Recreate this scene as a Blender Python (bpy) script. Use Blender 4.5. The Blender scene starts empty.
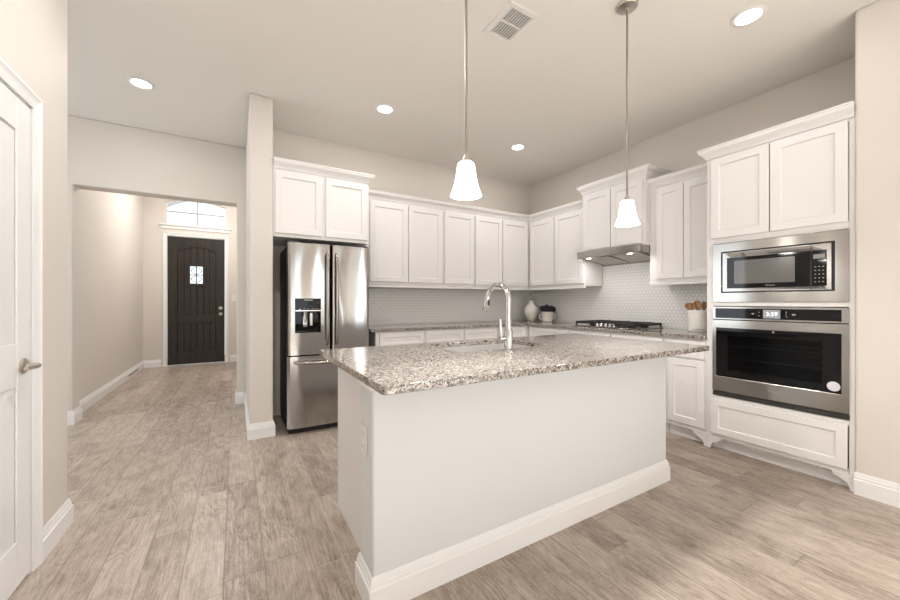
import bpy, bmesh, math, random
from mathutils import Vector

random.seed(7)
C = bpy.context.scene.collection
PI = math.pi
sc = bpy.context.scene

# ------------------------------------------------------------------ camera
cam_d = bpy.data.cameras.new('camera')
cam = bpy.data.objects.new('camera', cam_d)
C.objects.link(cam)
cam.location = (0, 0, 1.19)
cam.rotation_euler = (PI / 2, 0, math.radians(-30.66))
cam_d.sensor_width = 36
cam_d.lens = 361 / 900 * 36
cam_d.shift_y = 2 / 900
cam_d.clip_start = 0.02
sc.camera = cam

# ------------------------------------------------------------------ view, world, daylight
sc.view_settings.view_transform = 'Standard'
sc.view_settings.look = 'None'
sc.view_settings.gamma = 1
sc.view_settings.use_curve_mapping = False
sc.view_settings.exposure = 0.06

w = bpy.data.worlds.new('overcast_sky')
sc.world = w
w.use_nodes = True
bg = w.node_tree.nodes['Background']
bg.inputs[0].default_value = (0.93, 0.97, 1.0, 1)
bg.inputs[1].default_value = 1.6


def area(name, loc, rot, sx, sy, power, col, shape='RECTANGLE', spread=PI):
    d = bpy.data.lights.new(name, 'AREA')
    d.shape = shape
    d.size = sx
    if shape in ('RECTANGLE', 'ELLIPSE'):
        d.size_y = sy
    d.energy = power
    d.color = col
    d.spread = spread
    o = bpy.data.objects.new(name, d)
    C.objects.link(o)
    o.location = loc
    o.rotation_euler = rot
    return o


DAY = (0.82, 0.915, 1.0)
WARM = (1.0, 0.96, 0.925)
RW = [(0.0, 0.36), (1.35, 1.75), (2.75, 3.05)]       # rear window spans in x
for a, b in RW:                                     # daylight through the rear windows
    area('window_or_fill_light', ((a + b) / 2, -3.80, 1.55), (PI / 2, 0, 0), b - a - .04, 1.96, 9 * (b - a), DAY)
area('window_or_fill_light', (-3.26, 3.75, 1.5), (PI / 2, 0, -PI / 2), 1.5, 1.9, 20, DAY)     # unseen fill lamp, added in the nook to brighten the left
area('window_or_fill_light', (4.0, -1.9, 1.5), (PI / 2, 0, PI / 2), 1.9, 1.9, 34, DAY)     # fill lamp added behind the camera to lift the left wall
P_CAN, P_HOOD, P_PEND, P_REAR = 7.5, 1.1, 10, 26


# ------------------------------------------------------------------ object helpers
def prop(o, label=None, cat=None, group=None, kind=None):
    if label: o['label'] = label
    if cat: o['category'] = cat
    if group: o['group'] = group
    if kind: o['kind'] = kind
    return o


def thing(name, label, cat, loc, group=None):
    o = bpy.data.objects.new(name, None)
    o.empty_display_size = .1
    C.objects.link(o)
    o.location = loc
    return prop(o, label, cat, group)


def origin_of(o):
    v = Vector((0, 0, 0))
    while o:
        v += Vector(o.location)
        o = o.parent
    return v


class MB:
    """collects shapes; build() links them as one mesh object"""

    def __init__(s):
        s.bm = bmesh.new()

    def box(s, p, q):
        x0, x1 = sorted((p[0], q[0])); y0, y1 = sorted((p[1], q[1])); z0, z1 = sorted((p[2], q[2]))
        v = [s.bm.verts.new(c) for c in ((x0, y0, z0), (x1, y0, z0), (x1, y1, z0), (x0, y1, z0),
                                         (x0, y0, z1), (x1, y0, z1), (x1, y1, z1), (x0, y1, z1))]
        for f in ((0, 3, 2, 1), (4, 5, 6, 7), (0, 1, 5, 4), (1, 2, 6, 5), (2, 3, 7, 6), (3, 0, 4, 7)):
            s.bm.faces.new([v[i] for i in f])
        return s

    def loft(s, rings, cap=True, close=False):
        R = [[s.bm.verts.new(p) for p in r] for r in rings]
        n = len(R[0])
        pairs = list(zip(R, R[1:])) + ([(R[-1], R[0])] if close else [])
        for a, b in pairs:
            for i in range(n):
                j = (i + 1) % n
                s.bm.faces.new((a[i], a[j], b[j], b[i]))
        if cap and not close:
            s.bm.faces.new(R[0][::-1])
            s.bm.faces.new(R[-1])
        return s

    def prism(s, pts, d):
        """closed polygon pts extruded by vector d"""
        d = Vector(d)
        return s.loft([[Vector(p) for p in pts], [Vector(p) + d for p in pts]])

    def lathe(s, prof, c, seg=32, axis='Z'):
        """prof: (r, h) list; r==0 at the ends closes"""
        c = Vector(c)

        def pt(r, h, a):
            ca, sa = r * math.cos(a), r * math.sin(a)
            if axis == 'Z': return c + Vector((ca, sa, h))
            if axis == 'X': return c + Vector((h, ca, sa))
            return c + Vector((ca, h, sa))
        rings = []
        for r, h in prof:
            if r <= 1e-6:
                rings.append(s.bm.verts.new(pt(0, h, 0)))
            else:
                rings.append([s.bm.verts.new(pt(r, h, 2 * PI * k / seg)) for k in range(seg)])
        for a, b in zip(rings, rings[1:]):
            la, lb = isinstance(a, list), isinstance(b, list)
            for k in range(seg):
                j = (k + 1) % seg
                if la and lb: s.bm.faces.new((a[k], a[j], b[j], b[k]))
                elif la: s.bm.faces.new((a[k], a[j], b))
                elif lb: s.bm.faces.new((a, b[j], b[k]))
        for e in (rings[0], rings[-1]):
            if isinstance(e, list) and rings[0] is not rings[-1]:
                try: s.bm.faces.new(e)
                except ValueError: pass
        return s

    def tube(s, path, r, seg=12, ry=None):
        """round (or elliptic) tube along a path; r may be a list"""
        P = [Vector(p) for p in path]
        rr = r if isinstance(r, (list, tuple)) else [r] * len(P)
        rings = []
        nrm = None
        for i, p in enumerate(P):
            t = ((P[min(i + 1, len(P) - 1)] - P[max(i - 1, 0)])).normalized()
            if nrm is None:
                ref = Vector((0, 0, 1)) if abs(t.z) < .9 else Vector((1, 0, 0))
                nrm = t.cross(ref).normalized()
            else:
                nrm = (nrm - t * nrm.dot(t)).normalized()
            b = t.cross(nrm)
            k2 = (ry / rr[i]) if ry else 1
            rings.append([p + nrm * (rr[i] * math.cos(2 * PI * k / seg)) + b * (rr[i] * k2 * math.sin(2 * PI * k / seg))
                          for k in range(seg)])
        return s.loft(rings)

    def sweep(s, path, prof, side=-1, z0=0):
        """profile (outward, z) swept with mitres along a flat path; side -1 = right hand is outward"""
        P = [Vector((p[0], p[1])) for p in path]
        rings = []
        for i, p in enumerate(P):
            def nn(a, b):
                d = (b - a).normalized()
                return Vector((-d.y, d.x)) * side
            if i == 0: m = nn(P[0], P[1])
            elif i == len(P) - 1: m = nn(P[-2], P[-1])
            else:
                n1, n2 = nn(P[i - 1], p), nn(p, P[i + 1])
                m = (n1 + n2) / (1 + n1.dot(n2))
            rings.append([Vector((p.x + m.x * o, p.y + m.y * o, z0 + z)) for o, z in prof])
        return s.loft(rings)

    def build(s, name, mat, parent=None, bevel=0, smooth=True, seg=2):
        bmesh.ops.recalc_face_normals(s.bm, faces=s.bm.faces[:])
        off = origin_of(parent) if parent else Vector((0, 0, 0))
        for v in s.bm.verts: v.co -= off
        me = bpy.data.meshes.new(name)
        s.bm.to_mesh(me)
        s.bm.free()
        me.materials.append(mat)
        if smooth:
            for p in me.polygons: p.use_smooth = True
            me.set_sharp_from_angle(angle=math.radians(38))
        o = bpy.data.objects.new(name, me)
        C.objects.link(o)
        if parent: o.parent = parent
        if bevel:
            m = o.modifiers.new('bevel', 'BEVEL')
            m.width = bevel; m.segments = seg; m.limit_method = 'ANGLE'; m.angle_limit = math.radians(40)
        return o


def struct(o, label=None, cat=None):
    return prop(o, label, cat, kind='structure')


def rrect(x0, x1, y0, y1, r, n=6):
    pts = []
    for cx, cy, a0 in ((x1 - r, y1 - r, 0), (x0 + r, y1 - r, PI / 2), (x0 + r, y0 + r, PI), (x1 - r, y0 + r, 1.5 * PI)):
        for k in range(n + 1):
            a = a0 + PI / 2 * k / n
            pts.append((cx + r * math.cos(a), cy + r * math.sin(a)))
    return pts


def slab(outer, holes, z0, z1):
    """flat slab with holes as an MB"""
    m = MB()
    edges = []
    for loop in [outer] + holes:
        vs = [m.bm.verts.new((x, y, z0)) for x, y in loop]
        edges += [m.bm.edges.new((vs[i], vs[(i + 1) % len(vs)])) for i in range(len(vs))]
    bmesh.ops.triangle_fill(m.bm, use_beauty=True, use_dissolve=True, edges=edges)
    fs = m.bm.faces[:]
    r = bmesh.ops.extrude_face_region(m.bm, geom=fs)
    for v in [e for e in r['geom'] if isinstance(e, bmesh.types.BMVert)]: v.co.z = z1
    return m


# ------------------------------------------------------------------ materials
def mat(name, col, rough=.5, metal=0, spec=.5, coat=0, aniso=0, emit=None, estr=0):
    m = bpy.data.materials.new(name)
    m.use_nodes = True
    b = m.node_tree.nodes['Principled BSDF']
    b.inputs['Base Color'].default_value = (*col, 1)
    b.inputs['Roughness'].default_value = rough
    b.inputs['Metallic'].default_value = metal
    b.inputs['Specular IOR Level'].default_value = spec
    b.inputs['Coat Weight'].default_value = coat
    b.inputs['Anisotropic'].default_value = aniso
    if emit:
        b.inputs['Emission Color'].default_value = (*emit, 1)
        b.inputs['Emission Strength'].default_value = estr
    return m


class N:
    """small node-graph helper"""

    def __init__(s, m):
        s.t = m.node_tree
        s.b = s.t.nodes['Principled BSDF']

    def new(s, typ, **kw):
        n = s.t.nodes.new(typ)
        for k, v in kw.items(): setattr(n, k, v)
        return n

    def put(s, sock, v):
        if isinstance(v, (int, float)): sock.default_value = v
        elif isinstance(v, (tuple, list)):
            sock.default_value = v if len(v) == len(sock.default_value) else (*v, 1)
        else: s.t.links.new(v, sock)

    def m(s, op, a, b=0, c=None, clamp=False):
        n = s.new('ShaderNodeMath', operation=op, use_clamp=clamp)
        s.put(n.inputs[0], a); s.put(n.inputs[1], b)
        if c is not None: s.put(n.inputs[2], c)
        return n.outputs[0]

    def vm(s, op, a, b=None, c=None, out=0):
        n = s.new('ShaderNodeVectorMath', operation=op)
        s.put(n.inputs[0], a)
        if b is not None: s.put(n.inputs[1], b)
        if c is not None: s.put(n.inputs[2], c)
        return n.outputs['Value' if out else 'Vector']

    def coord(s):
        return s.new('ShaderNodeTexCoord').outputs['Object']

    def comb(s, x, y, z=0):
        n = s.new('ShaderNodeCombineXYZ')
        for i, v in enumerate((x, y, z)): s.put(n.inputs[i], v)
        return n.outputs[0]

    def sep(s, v):
        n = s.new('ShaderNodeSeparateXYZ'); s.put(n.inputs[0], v)
        return n.outputs

    def noise(s, vec, scale, detail=3, rough=.5, dist=0):
        n = s.new('ShaderNodeTexNoise')
        s.put(n.inputs['Vector'], vec)
        n.inputs['Scale'].default_value = scale; n.inputs['Detail'].default_value = detail
        n.inputs['Roughness'].default_value = rough; n.inputs['Distortion'].default_value = dist
        return n.outputs['Fac']

    def ramp(s, fac, stops, interp='LINEAR'):
        n = s.new('ShaderNodeValToRGB')
        s.put(n.inputs[0], fac)
        r = n.color_ramp; r.interpolation = interp
        while len(r.elements) < len(stops): r.elements.new(.5)
        for e, (p, c) in zip(r.elements, stops):
            e.position = p; e.color = (*c, 1)
        return n.outputs[0]

    def mix(s, f, a, b, blend='MIX'):
        n = s.new('ShaderNodeMix', data_type='RGBA', blend_type=blend)
        s.put(n.inputs[0], f); s.put(n.inputs[6], a); s.put(n.inputs[7], b)
        return n.outputs[2]

    def bump(s, h, strength=.3, dist=.002):
        n = s.new('ShaderNodeBump')
        s.put(n.inputs['Height'], h)
        n.inputs['Strength'].default_value = strength; n.inputs['Distance'].default_value = dist
        s.t.links.new(n.outputs[0], s.b.inputs['Normal'])

    def base(s, c): s.put(s.b.inputs['Base Color'], c)


def paint(name, col, rough=.6, tex=.05, scale=160):
    m = mat(name, col, rough, spec=.3)
    n = N(m)
    c = n.coord()
    f = n.noise(c, 1.3, 2)
    n.base(n.mix(f, tuple(x * .985 for x in col), tuple(min(1, x * 1.015) for x in col)))
    n.bump(n.noise(c, scale, 2), tex, .002)
    return m


M_WALL = paint('greige_wall_paint', (.725, .68, .63))
M_BOUNCE = paint('pale_bounce_floor', (.74, .73, .71), .9, .3, 300)  # pale neutral colour for the added bounce floor
M_CEIL = paint('ceiling_paint', (.83, .795, .745), .8, .12, 60)
M_ISL = paint('island_wall_paint', (.715, .73, .735), .55)
M_TRIM = paint('white_trim_paint', (.86, .86, .855), .35, .02, 40)
M_CAB = paint('white_cabinet_paint', (.83, .815, .805), .32, .015, 40)
M_WHITE = mat('white_plastic', (.82, .80, .77), .35)
M_BLACK = mat('black_plastic', (.012, .012, .013), .3)
M_DARKGAP = mat('dark_grey_steel', (.035, .034, .033), .45)
M_CHROME = mat('chrome', (.60, .59, .58), .07, 1)
M_NICKEL = mat('brushed_nickel', (.56, .52, .47), .28, 1)
M_ROD = mat('dark_nickel', (.36, .32, .28), .35, 1)
M_IRON = mat('cast_iron', (.02, .019, .018), .55)
M_CERAM = mat('white_glazed_ceramic', (.80, .77, .72), .25, coat=.3)
M_BGLASS = mat('black_appliance_glass', (.004, .004, .0045), .05, spec=.28)


def steel(name, col=(.41, .39, .365), rough=.18, wob=.0, aniso=.75, rot=.25):
    m = mat(name, col, rough, 1, aniso=aniso)
    n = N(m)
    c = n.coord()
    tg = n.new('ShaderNodeTangent', direction_type='RADIAL', axis='Z')
    n.t.links.new(tg.outputs[0], n.b.inputs['Tangent'])
    n.b.inputs['Anisotropic Rotation'].default_value = rot
    sx, sy, sz = n.sep(c)
    br = n.noise(n.comb(n.m('MULTIPLY', sx, 3), n.m('MULTIPLY', sy, 3), n.m('MULTIPLY', sz, 500)), 1, 2)
    n.base(n.mix(br, tuple(x * .94 for x in col), tuple(x * 1.05 for x in col)))
    if wob:
        n.bump(n.noise(n.comb(sx, sy, n.m('MULTIPLY', sz, .35)), 3.2, 1), 1.0, wob)
    return m


M_STEEL = steel('brushed_stainless_steel')
M_FRIDGE = steel('fridge_stainless_steel', (.41, .395, .375), .12, .012, .75)
M_SINK = mat('satin_sink_steel', (.80, .79, .78), .38, 1)


def glass_pane(name, tint, gloss_rough=.02, ior=1.5):
    """thin tinted pane: transparent plus a fresnel reflection"""
    m = bpy.data.materials.new(name)
    m.use_nodes = True
    t = m.node_tree
    t.nodes.clear()
    out = t.nodes.new('ShaderNodeOutputMaterial')
    mx = t.nodes.new('ShaderNodeMixShader')
    fr = t.nodes.new('ShaderNodeFresnel'); fr.inputs[0].default_value = ior
    tr = t.nodes.new('ShaderNodeBsdfTransparent'); tr.inputs[0].default_value = (*tint, 1)
    gl = t.nodes.new('ShaderNodeBsdfGlossy'); gl.inputs['Roughness'].default_value = gloss_rough
    t.links.new(fr.outputs[0], mx.inputs[0]); t.links.new(tr.outputs[0], mx.inputs[1])
    t.links.new(gl.outputs[0], mx.inputs[2]); t.links.new(mx.outputs[0], out.inputs[0])
    return m


M_PANE = glass_pane('clear_window_glass', (.93, .95, .95))
M_OVGLASS = glass_pane('tinted_oven_glass', (.30, .31, .33), ior=1.3)


def floor_mat():
    m = mat('wood_look_plank_tile', (.4, .32, .26), .38)
    n = N(m)
    x, y, z = n.sep(n.coord())
    W, L = .157, .94
    u = n.m('DIVIDE', n.m('ADD', x, .045), W)
    row = n.m('FLOOR', u)
    wn = n.new('ShaderNodeTexWhiteNoise', noise_dimensions='1D')
    n.put(wn.inputs['W'], row)
    v = n.m('ADD', n.m('DIVIDE', y, L), n.m('MULTIPLY', wn.outputs['Value'], 7.0))
    col = n.m('FLOOR', v)
    fu, fv = n.m('FRACT', u), n.m('FRACT', v)
    eu = n.m('MULTIPLY', n.m('MINIMUM', fu, n.m('SUBTRACT', 1, fu)), W)
    ev = n.m('MULTIPLY', n.m('MINIMUM', fv, n.m('SUBTRACT', 1, fv)), L)
    e = n.m('MINIMUM', eu, ev)
    grout = n.m('SUBTRACT', 1, n.m('DIVIDE', e, .0034), clamp=True)
    w2 = n.new('ShaderNodeTexWhiteNoise', noise_dimensions='2D')
    n.put(w2.inputs['Vector'], n.comb(row, col))
    rnd = w2.outputs['Value']
    off = n.m('MULTIPLY', rnd, 37.0)
    # long grain, cathedral rings and soft smudges, each shifted per plank
    yo = n.m('ADD', y, off)
    g1 = n.noise(n.comb(n.m('MULTIPLY', x, 120), n.m('MULTIPLY', yo, 7), off), 1, 3, .6, .3)
    g2 = n.noise(n.comb(n.m('MULTIPLY', x, 9), n.m('MULTIPLY', yo, 1.7), off), 1, 2, .5, .5)
    rings = n.m('MULTIPLY', n.m('SINE', n.m('MULTIPLY', g2, 95)), .5)
    g3 = n.noise(n.comb(n.m('MULTIPLY', x, 10), n.m('MULTIPLY', yo, 4.5), off), 1, 4, .6, 1.2)
    g4 = n.noise(n.comb(n.m('MULTIPLY', x, 300), n.m('MULTIPLY', yo, 60), off), 1, 2, .5)
    patch = n.noise(n.comb(n.m('MULTIPLY', x, 3), n.m('MULTIPLY', yo, 2), off), 1, 2, .5)
    rings = n.m('MULTIPLY', rings, n.m('MULTIPLY', n.m('SUBTRACT', patch, .38), 3, clamp=True))
    t = n.m('ADD', .5, n.m('MULTIPLY', n.m('SUBTRACT', g1, .5), .52))
    t = n.m('ADD', t, n.m('MULTIPLY', rings, .14))
    t = n.m('ADD', t, n.m('MULTIPLY', n.m('SUBTRACT', g3, .5), .52))
    t = n.m('ADD', t, n.m('MULTIPLY', n.m('SUBTRACT', g4, .5), .36))
    t = n.m('ADD', t, n.m('MULTIPLY', n.m('SUBTRACT', rnd, .5), .16))
    c = n.ramp(t, [(.24, (.185, .143, .113)), (.42, (.345, .280, .230)), (.55, (.455, .382, .322)), (.72, (.575, .50, .43))])
    light = n.m('GREATER_THAN', wn.outputs['Value'], .70)
    c = n.mix(n.m('MULTIPLY', grout, .8), c, n.mix(light, (.17, .135, .11), (.58, .51, .44)))
    n.base(c)
    n.put(n.b.inputs['Roughness'], n.m('ADD', .27, n.m('MULTIPLY', g2, .22)))
    n.bump(n.m('SUBTRACT', n.m('MULTIPLY', g1, .25), grout), .25, .0015)
    return m


def granite_mat():
    m = mat('speckled_granite', (.5, .45, .4), .09, spec=.75)
    n = N(m)
    c = n.coord()
    wob = n.new('ShaderNodeTexNoise'); n.put(wob.inputs['Vector'], c); wob.inputs['Scale'].default_value = 120
    cw = n.vm('ADD', c, n.vm('SCALE', wob.outputs['Color'], None))
    cw.node.inputs[0].links[0].from_node  # keep order
    for nd in n.t.nodes:
        if nd.type == 'VECT_MATH' and nd.operation == 'SCALE': nd.inputs['Scale'].default_value = .004
    v1 = n.new('ShaderNodeTexVoronoi'); n.put(v1.inputs['Vector'], cw); v1.inputs['Scale'].default_value = 118
    v2 = n.new('ShaderNodeTexVoronoi'); n.put(v2.inputs['Vector'], cw); v2.inputs['Scale'].default_value = 230
    r1 = n.sep(v1.outputs['Color'])[0]
    r2 = n.sep(v2.outputs['Color'])[1]
    k1 = n.ramp(r1, [(0, (.010, .010, .011)), (.22, (.06, .056, .053)), (.36, (.20, .177, .158)), (.54, (.40, .35, .31)),
                     (.72, (.55, .50, .455)), (.90, (.28, .265, .25))], 'CONSTANT')
    k2 = n.ramp(r2, [(0, (.012, .012, .013)), (.20, (.10, .092, .085)), (.36, (.38, .335, .30)), (.62, (.60, .555, .51)),
                     (.86, (.25, .195, .155))], 'CONSTANT')
    blot = n.noise(c, 9, 3)
    f = n.m('MULTIPLY', n.m('SUBTRACT', n.noise(c, 42, 2), .42), 6, clamp=True)
    col = n.mix(f, k1, k2)
    col = n.mix(n.m('MULTIPLY', n.m('SUBTRACT', blot, .5), 1.1, clamp=True), col, (.40, .32, .26))
    n.base(col)
    return m


def hex_mat(name, ax):
    """white hexagon mosaic on a wall whose long axis is ax (0 x, 1 y)"""
    m = mat(name, (.8, .78, .75), .18, coat=.2)
    n = N(m)
    xyz = n.sep(n.coord())
    s = .0405
    p = n.comb(n.m('DIVIDE', xyz[ax], s), n.m('DIVIDE', xyz[2], s))
    h = (.5, .8660254, .5)
    nh = (-.5, -.8660254, -.5)
    A = n.vm('WRAP', p, h, nh)
    B = n.vm('WRAP', n.vm('SUBTRACT', p, (.5, .8660254, 0)), h, nh)
    la, lb = n.vm('LENGTH', A, out=1), n.vm('LENGTH', B, out=1)
    pick = n.m('LESS_THAN', la, lb)
    g = n.new('ShaderNodeMix', data_type='VECTOR')
    n.put(g.inputs[0], pick); n.put(g.inputs[4], B); n.put(g.inputs[5], A)
    ab = n.vm('ABSOLUTE', g.outputs[1])
    gx = n.sep(ab)
    d = n.m('MAXIMUM', gx[0], n.m('ADD', n.m('MULTIPLY', gx[0], .5), n.m('MULTIPLY', gx[1], .8660254)))
    grout = n.m('DIVIDE', n.m('SUBTRACT', d, .435), .04, clamp=True)
    n.base(n.mix(grout, (.87, .86, .85), (.52, .49, .46)))
    n.put(n.b.inputs['Roughness'], n.m('ADD', .16, n.m('MULTIPLY', grout, .6)))
    n.bump(n.m('SUBTRACT', 1, grout), .5, .0015)
    return m


def darkwood_mat():
    m = mat('espresso_stained_wood', (.03, .022, .018), .42)
    n = N(m)
    x, y, z = n.sep(n.coord())
    g = n.noise(n.comb(n.m('MULTIPLY', x, 45), n.m('MULTIPLY', y, 45), n.m('MULTIPLY', z, 3)), 1, 4, .6, .5)
    n.base(n.ramp(g, [(.3, (.012, .009, .0075)), (.7, (.034, .0245, .019))]))
    n.bump(g, .2, .001)
    return m


def wood_mat():
    m = mat('utensil_wood', (.35, .18, .08), .5)
    n = N(m)
    x, y, z = n.sep(n.coord())
    g = n.noise(n.comb(n.m('MULTIPLY', x, 60), n.m('MULTIPLY', y, 60), n.m('MULTIPLY', z, 12)), 1, 3)
    n.base(n.ramp(g, [(.3, (.20, .085, .03)), (.7, (.48, .26, .12))]))
    return m


M_FLOOR, M_GRAN = floor_mat(), granite_mat()
M_HEXB, M_HEXR = hex_mat('hexagon_tile_back', 0), hex_mat('hexagon_tile_right', 1)
M_DOOR, M_WOOD = darkwood_mat(), wood_mat()
M_LENS = mat('lit_lens', (.9, .9, .88), .4, emit=(1, .95, .86), estr=9)
M_SHADE = mat('lit_frosted_shade', (.9, .89, .87), .3, emit=(1, .965, .91), estr=4.5)
M_FILTER = mat('hood_filter_mesh', (.50, .47, .43), .45, .8)
M_SCREEN = mat('microwave_screen_mesh', (.105, .095, .087), .22, coat=.6)
M_CAVITY = mat('oven_enamel', (.05, .052, .058), .35)
M_RACK = mat('oven_rack_wire', (.55, .55, .55), .3, 1)
M_LCD = mat('lit_display', (.1, .1, .1), .3, emit=(.55, .57, .62), estr=.42)
M_DIGIT = mat('lit_digits', (.9, .9, .9), .4, emit=(1, 1, 1), estr=1.0)
M_PRINT = mat('grey_print', (.30, .29, .28), .5)
M_PALEPRINT = mat('pale_print', (.45, .45, .46), .5)
M_STICKER = mat('pale_sticker', (.72, .71, .76), .5)
M_INK = mat('black_ink', (.03, .028, .026), .6)
M_FLOWER = mat('dried_lavender', (.035, .022, .032), .8)
M_SHADOWBOX = mat('vent_duct_grey', (.42, .41, .39), .8)
M_PORCH = paint('porch_stucco', (.62, .62, .62), .8)

# ------------------------------------------------------------------ the setting
H = 3.0        # kitchen ceiling
BY = 4.19      # kitchen back wall
RX = 3.93      # kitchen right wall
FR = 3.335     # face frame plane of the right-hand base and tall cabinets
FB = 3.585     # face frame plane of the back base cabinets

struct(MB().box((-.8, -3.8, -.1), (3.4, -.6, 0)).build('floor_rear_bounce', M_BOUNCE, smooth=False), 'added pale bounce floor behind the camera', 'floor')  # unseen, added to bounce neutral light onto the ceiling
struct(MB().box((-3.2, -.6, -.1), (4.2, 9.6, 0)).build('floor', M_FLOOR, smooth=False), 'wood-look plank tile floor', 'floor')
struct(MB().box((-3.2, -3.8, H), (4.2, 5.07, H + .12)).build('ceiling', M_CEIL, smooth=False), 'flat beige kitchen ceiling', 'ceiling')
struct(MB().box((-1.6, 5.07, 3.5), (.4, 8.57, 3.62)).build('ceiling_hall', M_CEIL, smooth=False), 'higher ceiling of the entry hall', 'ceiling')


def wall(name, p, q, label, m=None, bevel=0):
    return struct(MB().box(p, q).build(name, m or M_WALL, bevel=bevel, smooth=False), label, 'wall')


wall('wall_back', (.284, BY, 0), (4.1, BY + .12, H), 'beige back wall above the kitchen cabinets')
wall('wall_right', (RX, .648, 0), (RX + .17, BY, H), 'beige wall above the cooktop cabinets')
m = MB()
m.box((3.31, -.9, 0), (4.1, .648, H)).box((3.31, -3.63, 0), (3.97, -2.9, H)).box((3.31, -2.9, 0), (3.97, -.9, .5)).box((3.31, -2.9, 2.5), (3.97, -.9, H))
struct(m.build('wall_front_right', M_WALL, bevel=.012, smooth=False), 'pale wall end to the right of the oven cabinet', 'wall')
wall('wall_wing', (.10, 3.565, 0), (.284, 4.88, H), 'narrow wing wall standing left of the refrigerator', bevel=.012)
# left partition with an opening for the white door
m = MB()
m.prism([(-.775, -3.63, 0), (-.775, 1.518, 0), (-.775, 1.518, 2.056), (-.775, 2.318, 2.056), (-.775, 2.318, 0), (-.775, 2.712, 0), (-.775, 2.712, H), (-.775, -3.63, H)], (-.125, 0, 0))
struct(m.build('wall_left', M_WALL, bevel=.01, smooth=False), 'pale partition wall with the white door', 'wall')
# wall with the hall opening
m = MB()
m.prism([(-3.1, 4.88, 0), (-1.364, 4.88, 0), (-1.364, 4.88, 2.335), (.0077, 4.88, 2.335), (.0077, 4.88, 0), (.40, 4.88, 0), (.40, 4.88, H), (-3.1, 4.88, H)], (0, .19, 0))
struct(m.build('wall_hall_opening', M_WALL, bevel=.01, smooth=False), 'beige wall with the wide opening to the entry hall', 'wall')
wall('wall_hall_header', (-1.6, 5.0, H + .12), (.4, 5.07, 3.62), 'wall above the hall opening')
m = MB()
m.box((-3.2, 2.3, 0), (-3.1, 2.97, H)).box((-3.2, 4.53, 0), (-3.1, 5.07, H)).box((-3.2, 2.97, 0), (-3.1, 4.53, .5)).box((-3.2, 2.97, 2.48), (-3.1, 4.53, H))
struct(m.build('wall_nook', M_WALL, smooth=False), 'far side wall of the nook left of the hall', 'wall')
wall('wall_nook_front', (-3.1, 2.3, 0), (-.90, 2.4, H), 'front wall of the nook behind the partition')
wall('wall_hall_left', (-1.56, 5.07, 0), (-1.44, 8.42, 3.5), 'left wall of the entry hall')
wall('wall_hall_right', (.17, 5.07, 0), (.30, 8.42, 3.5), 'right wall of the entry hall')
# far wall with front door and arched transom
DX0, DX1 = -1.10, -.187
TX0, TX1, TZ0, TZS, TZT = -1.118, -.168, 2.642, 3.045, 3.14


def arch(x0, x1, zs, zt, n=16):
    """points of a shallow arch from x0 to x1"""
    c = (x1 - x0) / 2
    r = (c * c + (zt - zs) ** 2) / (2 * (zt - zs))
    a = math.asin(c / r)
    return [((x0 + x1) / 2 + r * math.sin(-a + 2 * a * k / n), zt - r + r * math.cos(-a + 2 * a * k / n)) for k in range(n + 1)]


m = MB()
m.box((-1.56, 8.42, 0), (DX0 - .02, 8.57, 3.5)).box((DX1 + .02, 8.42, 0), (.30, 8.57, 3.5))
m.box((DX0 - .02, 8.42, 2.44), (DX1 + .02, 8.57, TZ0))
top = [(DX0 - .02, 3.5), (DX0 - .02, TZ0), (TX0, TZ0)] + arch(TX0, TX1, TZS, TZT) + [(TX1, TZ0), (DX1 + .02, TZ0), (DX1 + .02, 3.5)]
for (xa, za), (xb, zb) in zip(arch(TX0, TX1, TZS, TZT), arch(TX0, TX1, TZS, TZT)[1:]):
    m.prism([(xa, 8.42, za), (xb, 8.42, zb), (xb, 8.42, 3.5), (xa, 8.42, 3.5)], (0, .15, 0))
m.box((DX0 - .02, 8.42, TZ0), (TX0, 8.57, 3.5)).box((TX1, 8.42, TZ0), (DX1 + .02, 8.57, 3.5))
struct(m.build('wall_far', M_WALL, smooth=False), 'far wall of the entry hall around the front door', 'wall')
# rear wall behind the camera, with its windows
m = MB()
xs = [-.90] + [v for p in RW for v in p] + [3.31]
for a, b in zip(xs[::2], xs[1::2]): m.box((a, -3.75, 0), (b, -3.63, H))
for a, b in RW: m.box((a, -3.75, 0), (b, -3.63, .55)).box((a, -3.75, 2.55), (b, -3.63, H))
struct(m.build('wall_rear', M_WALL, smooth=False), 'rear wall with three tall windows', 'wall')

# baseboards
BB = [(0, 0), (.017, 0), (.017, .092), (.0115, .096), (.0115, .110), (.0085, .113), (.0075, .124), (.003, .136), (0, .136)]


def baseboard(name, path, side, label, prof=BB):
    return struct(MB().sweep(path, prof, side).build(name, M_TRIM, smooth=True), label, 'baseboard')


baseboard('baseboard_left', [(-.775, 2.366), (-.775, 2.712), (-.90, 2.712)], -1, 'white baseboard at the end of the left partition')
baseboard('baseboard_right', [(3.31, .648), (3.31, -3.6)], -1, 'white baseboard right of the oven cabinet')
baseboard('baseboard_wing', [(.10, 4.879), (.10, 3.565), (.284, 3.565), (.284, 4.19)], -1, 'white baseboard round the wing wall')
baseboard('baseboard_hall_opening', [(.0077, 5.07), (.0077, 4.88), (.083, 4.88)], -1, 'white baseboard right of the hall opening')
baseboard('baseboard_nook', [(-3.1, 4.88), (-1.364, 4.88), (-1.364, 5.07), (-1.44, 5.07), (-1.44, 8.42), (DX0 - .085, 8.42)], -1,
          'white baseboard along the left side of the hall')
baseboard('baseboard_far', [(DX1 + .085, 8.42), (.17, 8.42), (.17, 5.07)], -1, 'white baseboard right of the front door')

# ------------------------------------------------------------------ doors and the transom window
# white interior door
d = thing('door_1', 'white two-panel interior door with a nickel lever at left edge', 'door', (-.79, 1.92, 0))
prop(d, kind='structure')


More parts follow.
